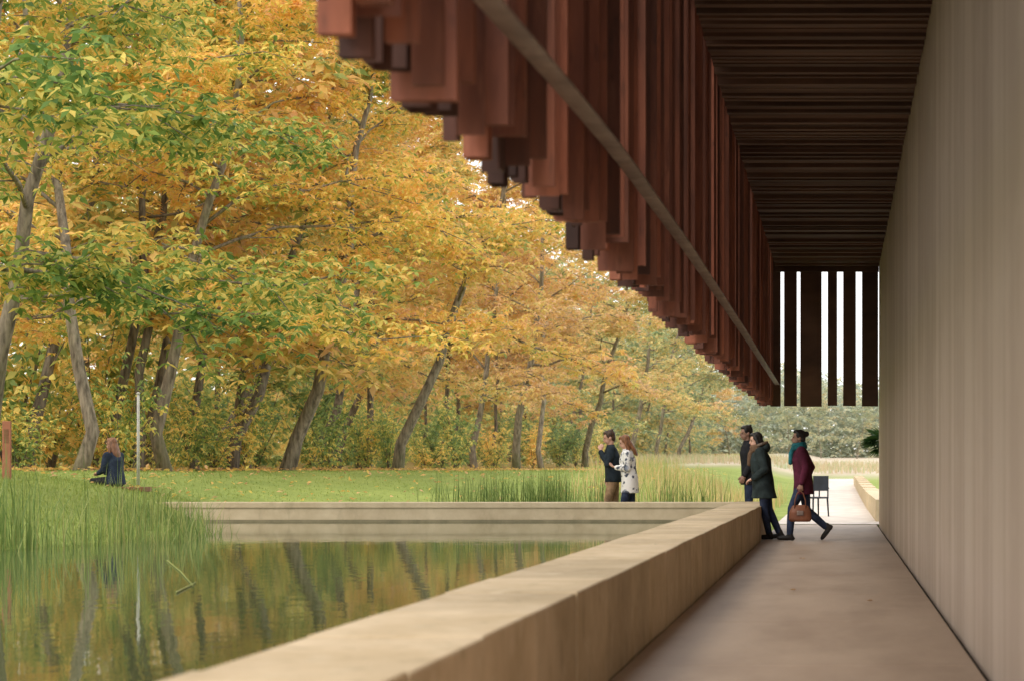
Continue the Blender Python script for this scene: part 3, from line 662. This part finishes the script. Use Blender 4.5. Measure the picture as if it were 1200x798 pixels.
p.update(hp=-.4,hy=.1,arms=[((-.17,.03,1.38),(-.22,.02,1.12),(-.08,.24,1.14),(.5,.85,.3),(0,-.2,1),(-1,0,0),.5),((.17,.03,1.38),(.22,.04,1.12),(.08,.26,1.14),(-.5,.85,.3),(0,-.2,1),(1,0,0),.5)],
 legs=[((-.085,0,.9),(-.09,.1,.5),(-.09,.12,.085),(0,1,0)),((.085,0,.9),(.09,-.02,.5),(.09,-.15,.1),(0,1,-.1))])
person('long haired woman in white patterned coat looking down at her hands beside the man',(PX(738,YW),YW,0),R(90),1.0,p,
 dict(skin=SK,hair='long',hairm=auburn,coat=dict(mat=patt(),hem=(0,0,.68),hr=(.2,.165),pad=.035),trousers=jeans,shoe=shoeb),'couple behind the pond wall')
# seated person
xs_=PX(136,BY); q=bz
p=dict(P=(0,0,.12),W=(0,.02,.27),C=(0,.05,.46),N=(0,.08,.63),H=(0,.11,.775),hp=-.15,
 arms=[((-.17,.06,.57),(-.22,.1,.31),(-.08,.34,.25),(.4,1,0),(0,0,-1),(1,0,0)),((.17,.06,.57),(.22,.1,.31),(.08,.34,.25),(-.4,1,0),(0,0,-1),(-1,0,0))],
 legs=[((-.09,.02,.1),(-.1,.45,.1),(-.1,.5,-.31),(0,1,0)),((.09,.02,.1),(.1,.45,.1),(.1,.5,-.31),(0,1,0))])
person('long haired person in dark navy jacket sitting on the bench in the grass',(xs_,BY,q),R(68),1.0,p,
 dict(skin=SK,hair='long',hairm=hairm('light_brown_hair',(.26,.12,.065)),coat=dict(name='jacket',mat=cloth('navy_denim',(.024,.034,.06)),hem=(0,0,.04),hr=(.19,.15)),trousers=black,shoe=shoeb))

# ------------------------------------------------------------------ light, world, camera
SUN_EL,SUN_AZ=42,222
wd=bpy.data.worlds.new('World'); S.world=wd; wd.use_nodes=True; nt=wd.node_tree
sky=nt.nodes.new('ShaderNodeTexSky'); sky.sky_type='NISHITA'; sky.sun_disc=False
sky.sun_elevation=R(SUN_EL); sky.sun_rotation=R(SUN_AZ); sky.air_density=1.0; sky.dust_density=1.5; sky.ozone_density=1
tc=nt.nodes.new('ShaderNodeTexCoord'); cn=nt.nodes.new('ShaderNodeTexNoise'); cn.inputs['Scale'].default_value=2.2; cn.inputs['Detail'].default_value=6
nt.links.new(tc.outputs['Generated'],cn.inputs['Vector'])
cf=ramp(nt,cn.outputs[0],[(.3,.8),(.65,.97)])
cl=mixc(nt,cf,sky.outputs[0],(14,13.9,13.8))   # bright cloud cover
bg=nt.nodes['Background']; bg.inputs['Strength'].default_value=.15
nt.links.new(cl,bg.inputs['Color'])
sl=bpy.data.lights.new('sun','SUN'); sl.energy=1.6; sl.angle=R(14); sl.color=(1,.95,.87)
so=bpy.data.objects.new('sun',sl); COL.objects.link(so)
dirv=V((math.sin(R(SUN_AZ))*math.cos(R(SUN_EL)),math.cos(R(SUN_AZ))*math.cos(R(SUN_EL)),math.sin(R(SUN_EL))))
so.rotation_euler=dirv.to_track_quat('Z','Y').to_euler()
S.view_settings.view_transform='Standard'; S.view_settings.look='None'; S.view_settings.exposure=0
cd=bpy.data.cameras.new('camera'); cam=bpy.data.objects.new('camera',cd); COL.objects.link(cam); S.camera=cam
cam.location=(0,0,CH); cam.rotation_euler=(R(90),0,0)
cd.sensor_width=36; cd.lens=F/1200*36; cd.shift_x=-(VX-600)/1200; cd.shift_y=(VY-399)/1200; cd.clip_end=2000
cd.dof.use_dof=True; cd.dof.focus_distance=33; cd.dof.aperture_fstop=3.2
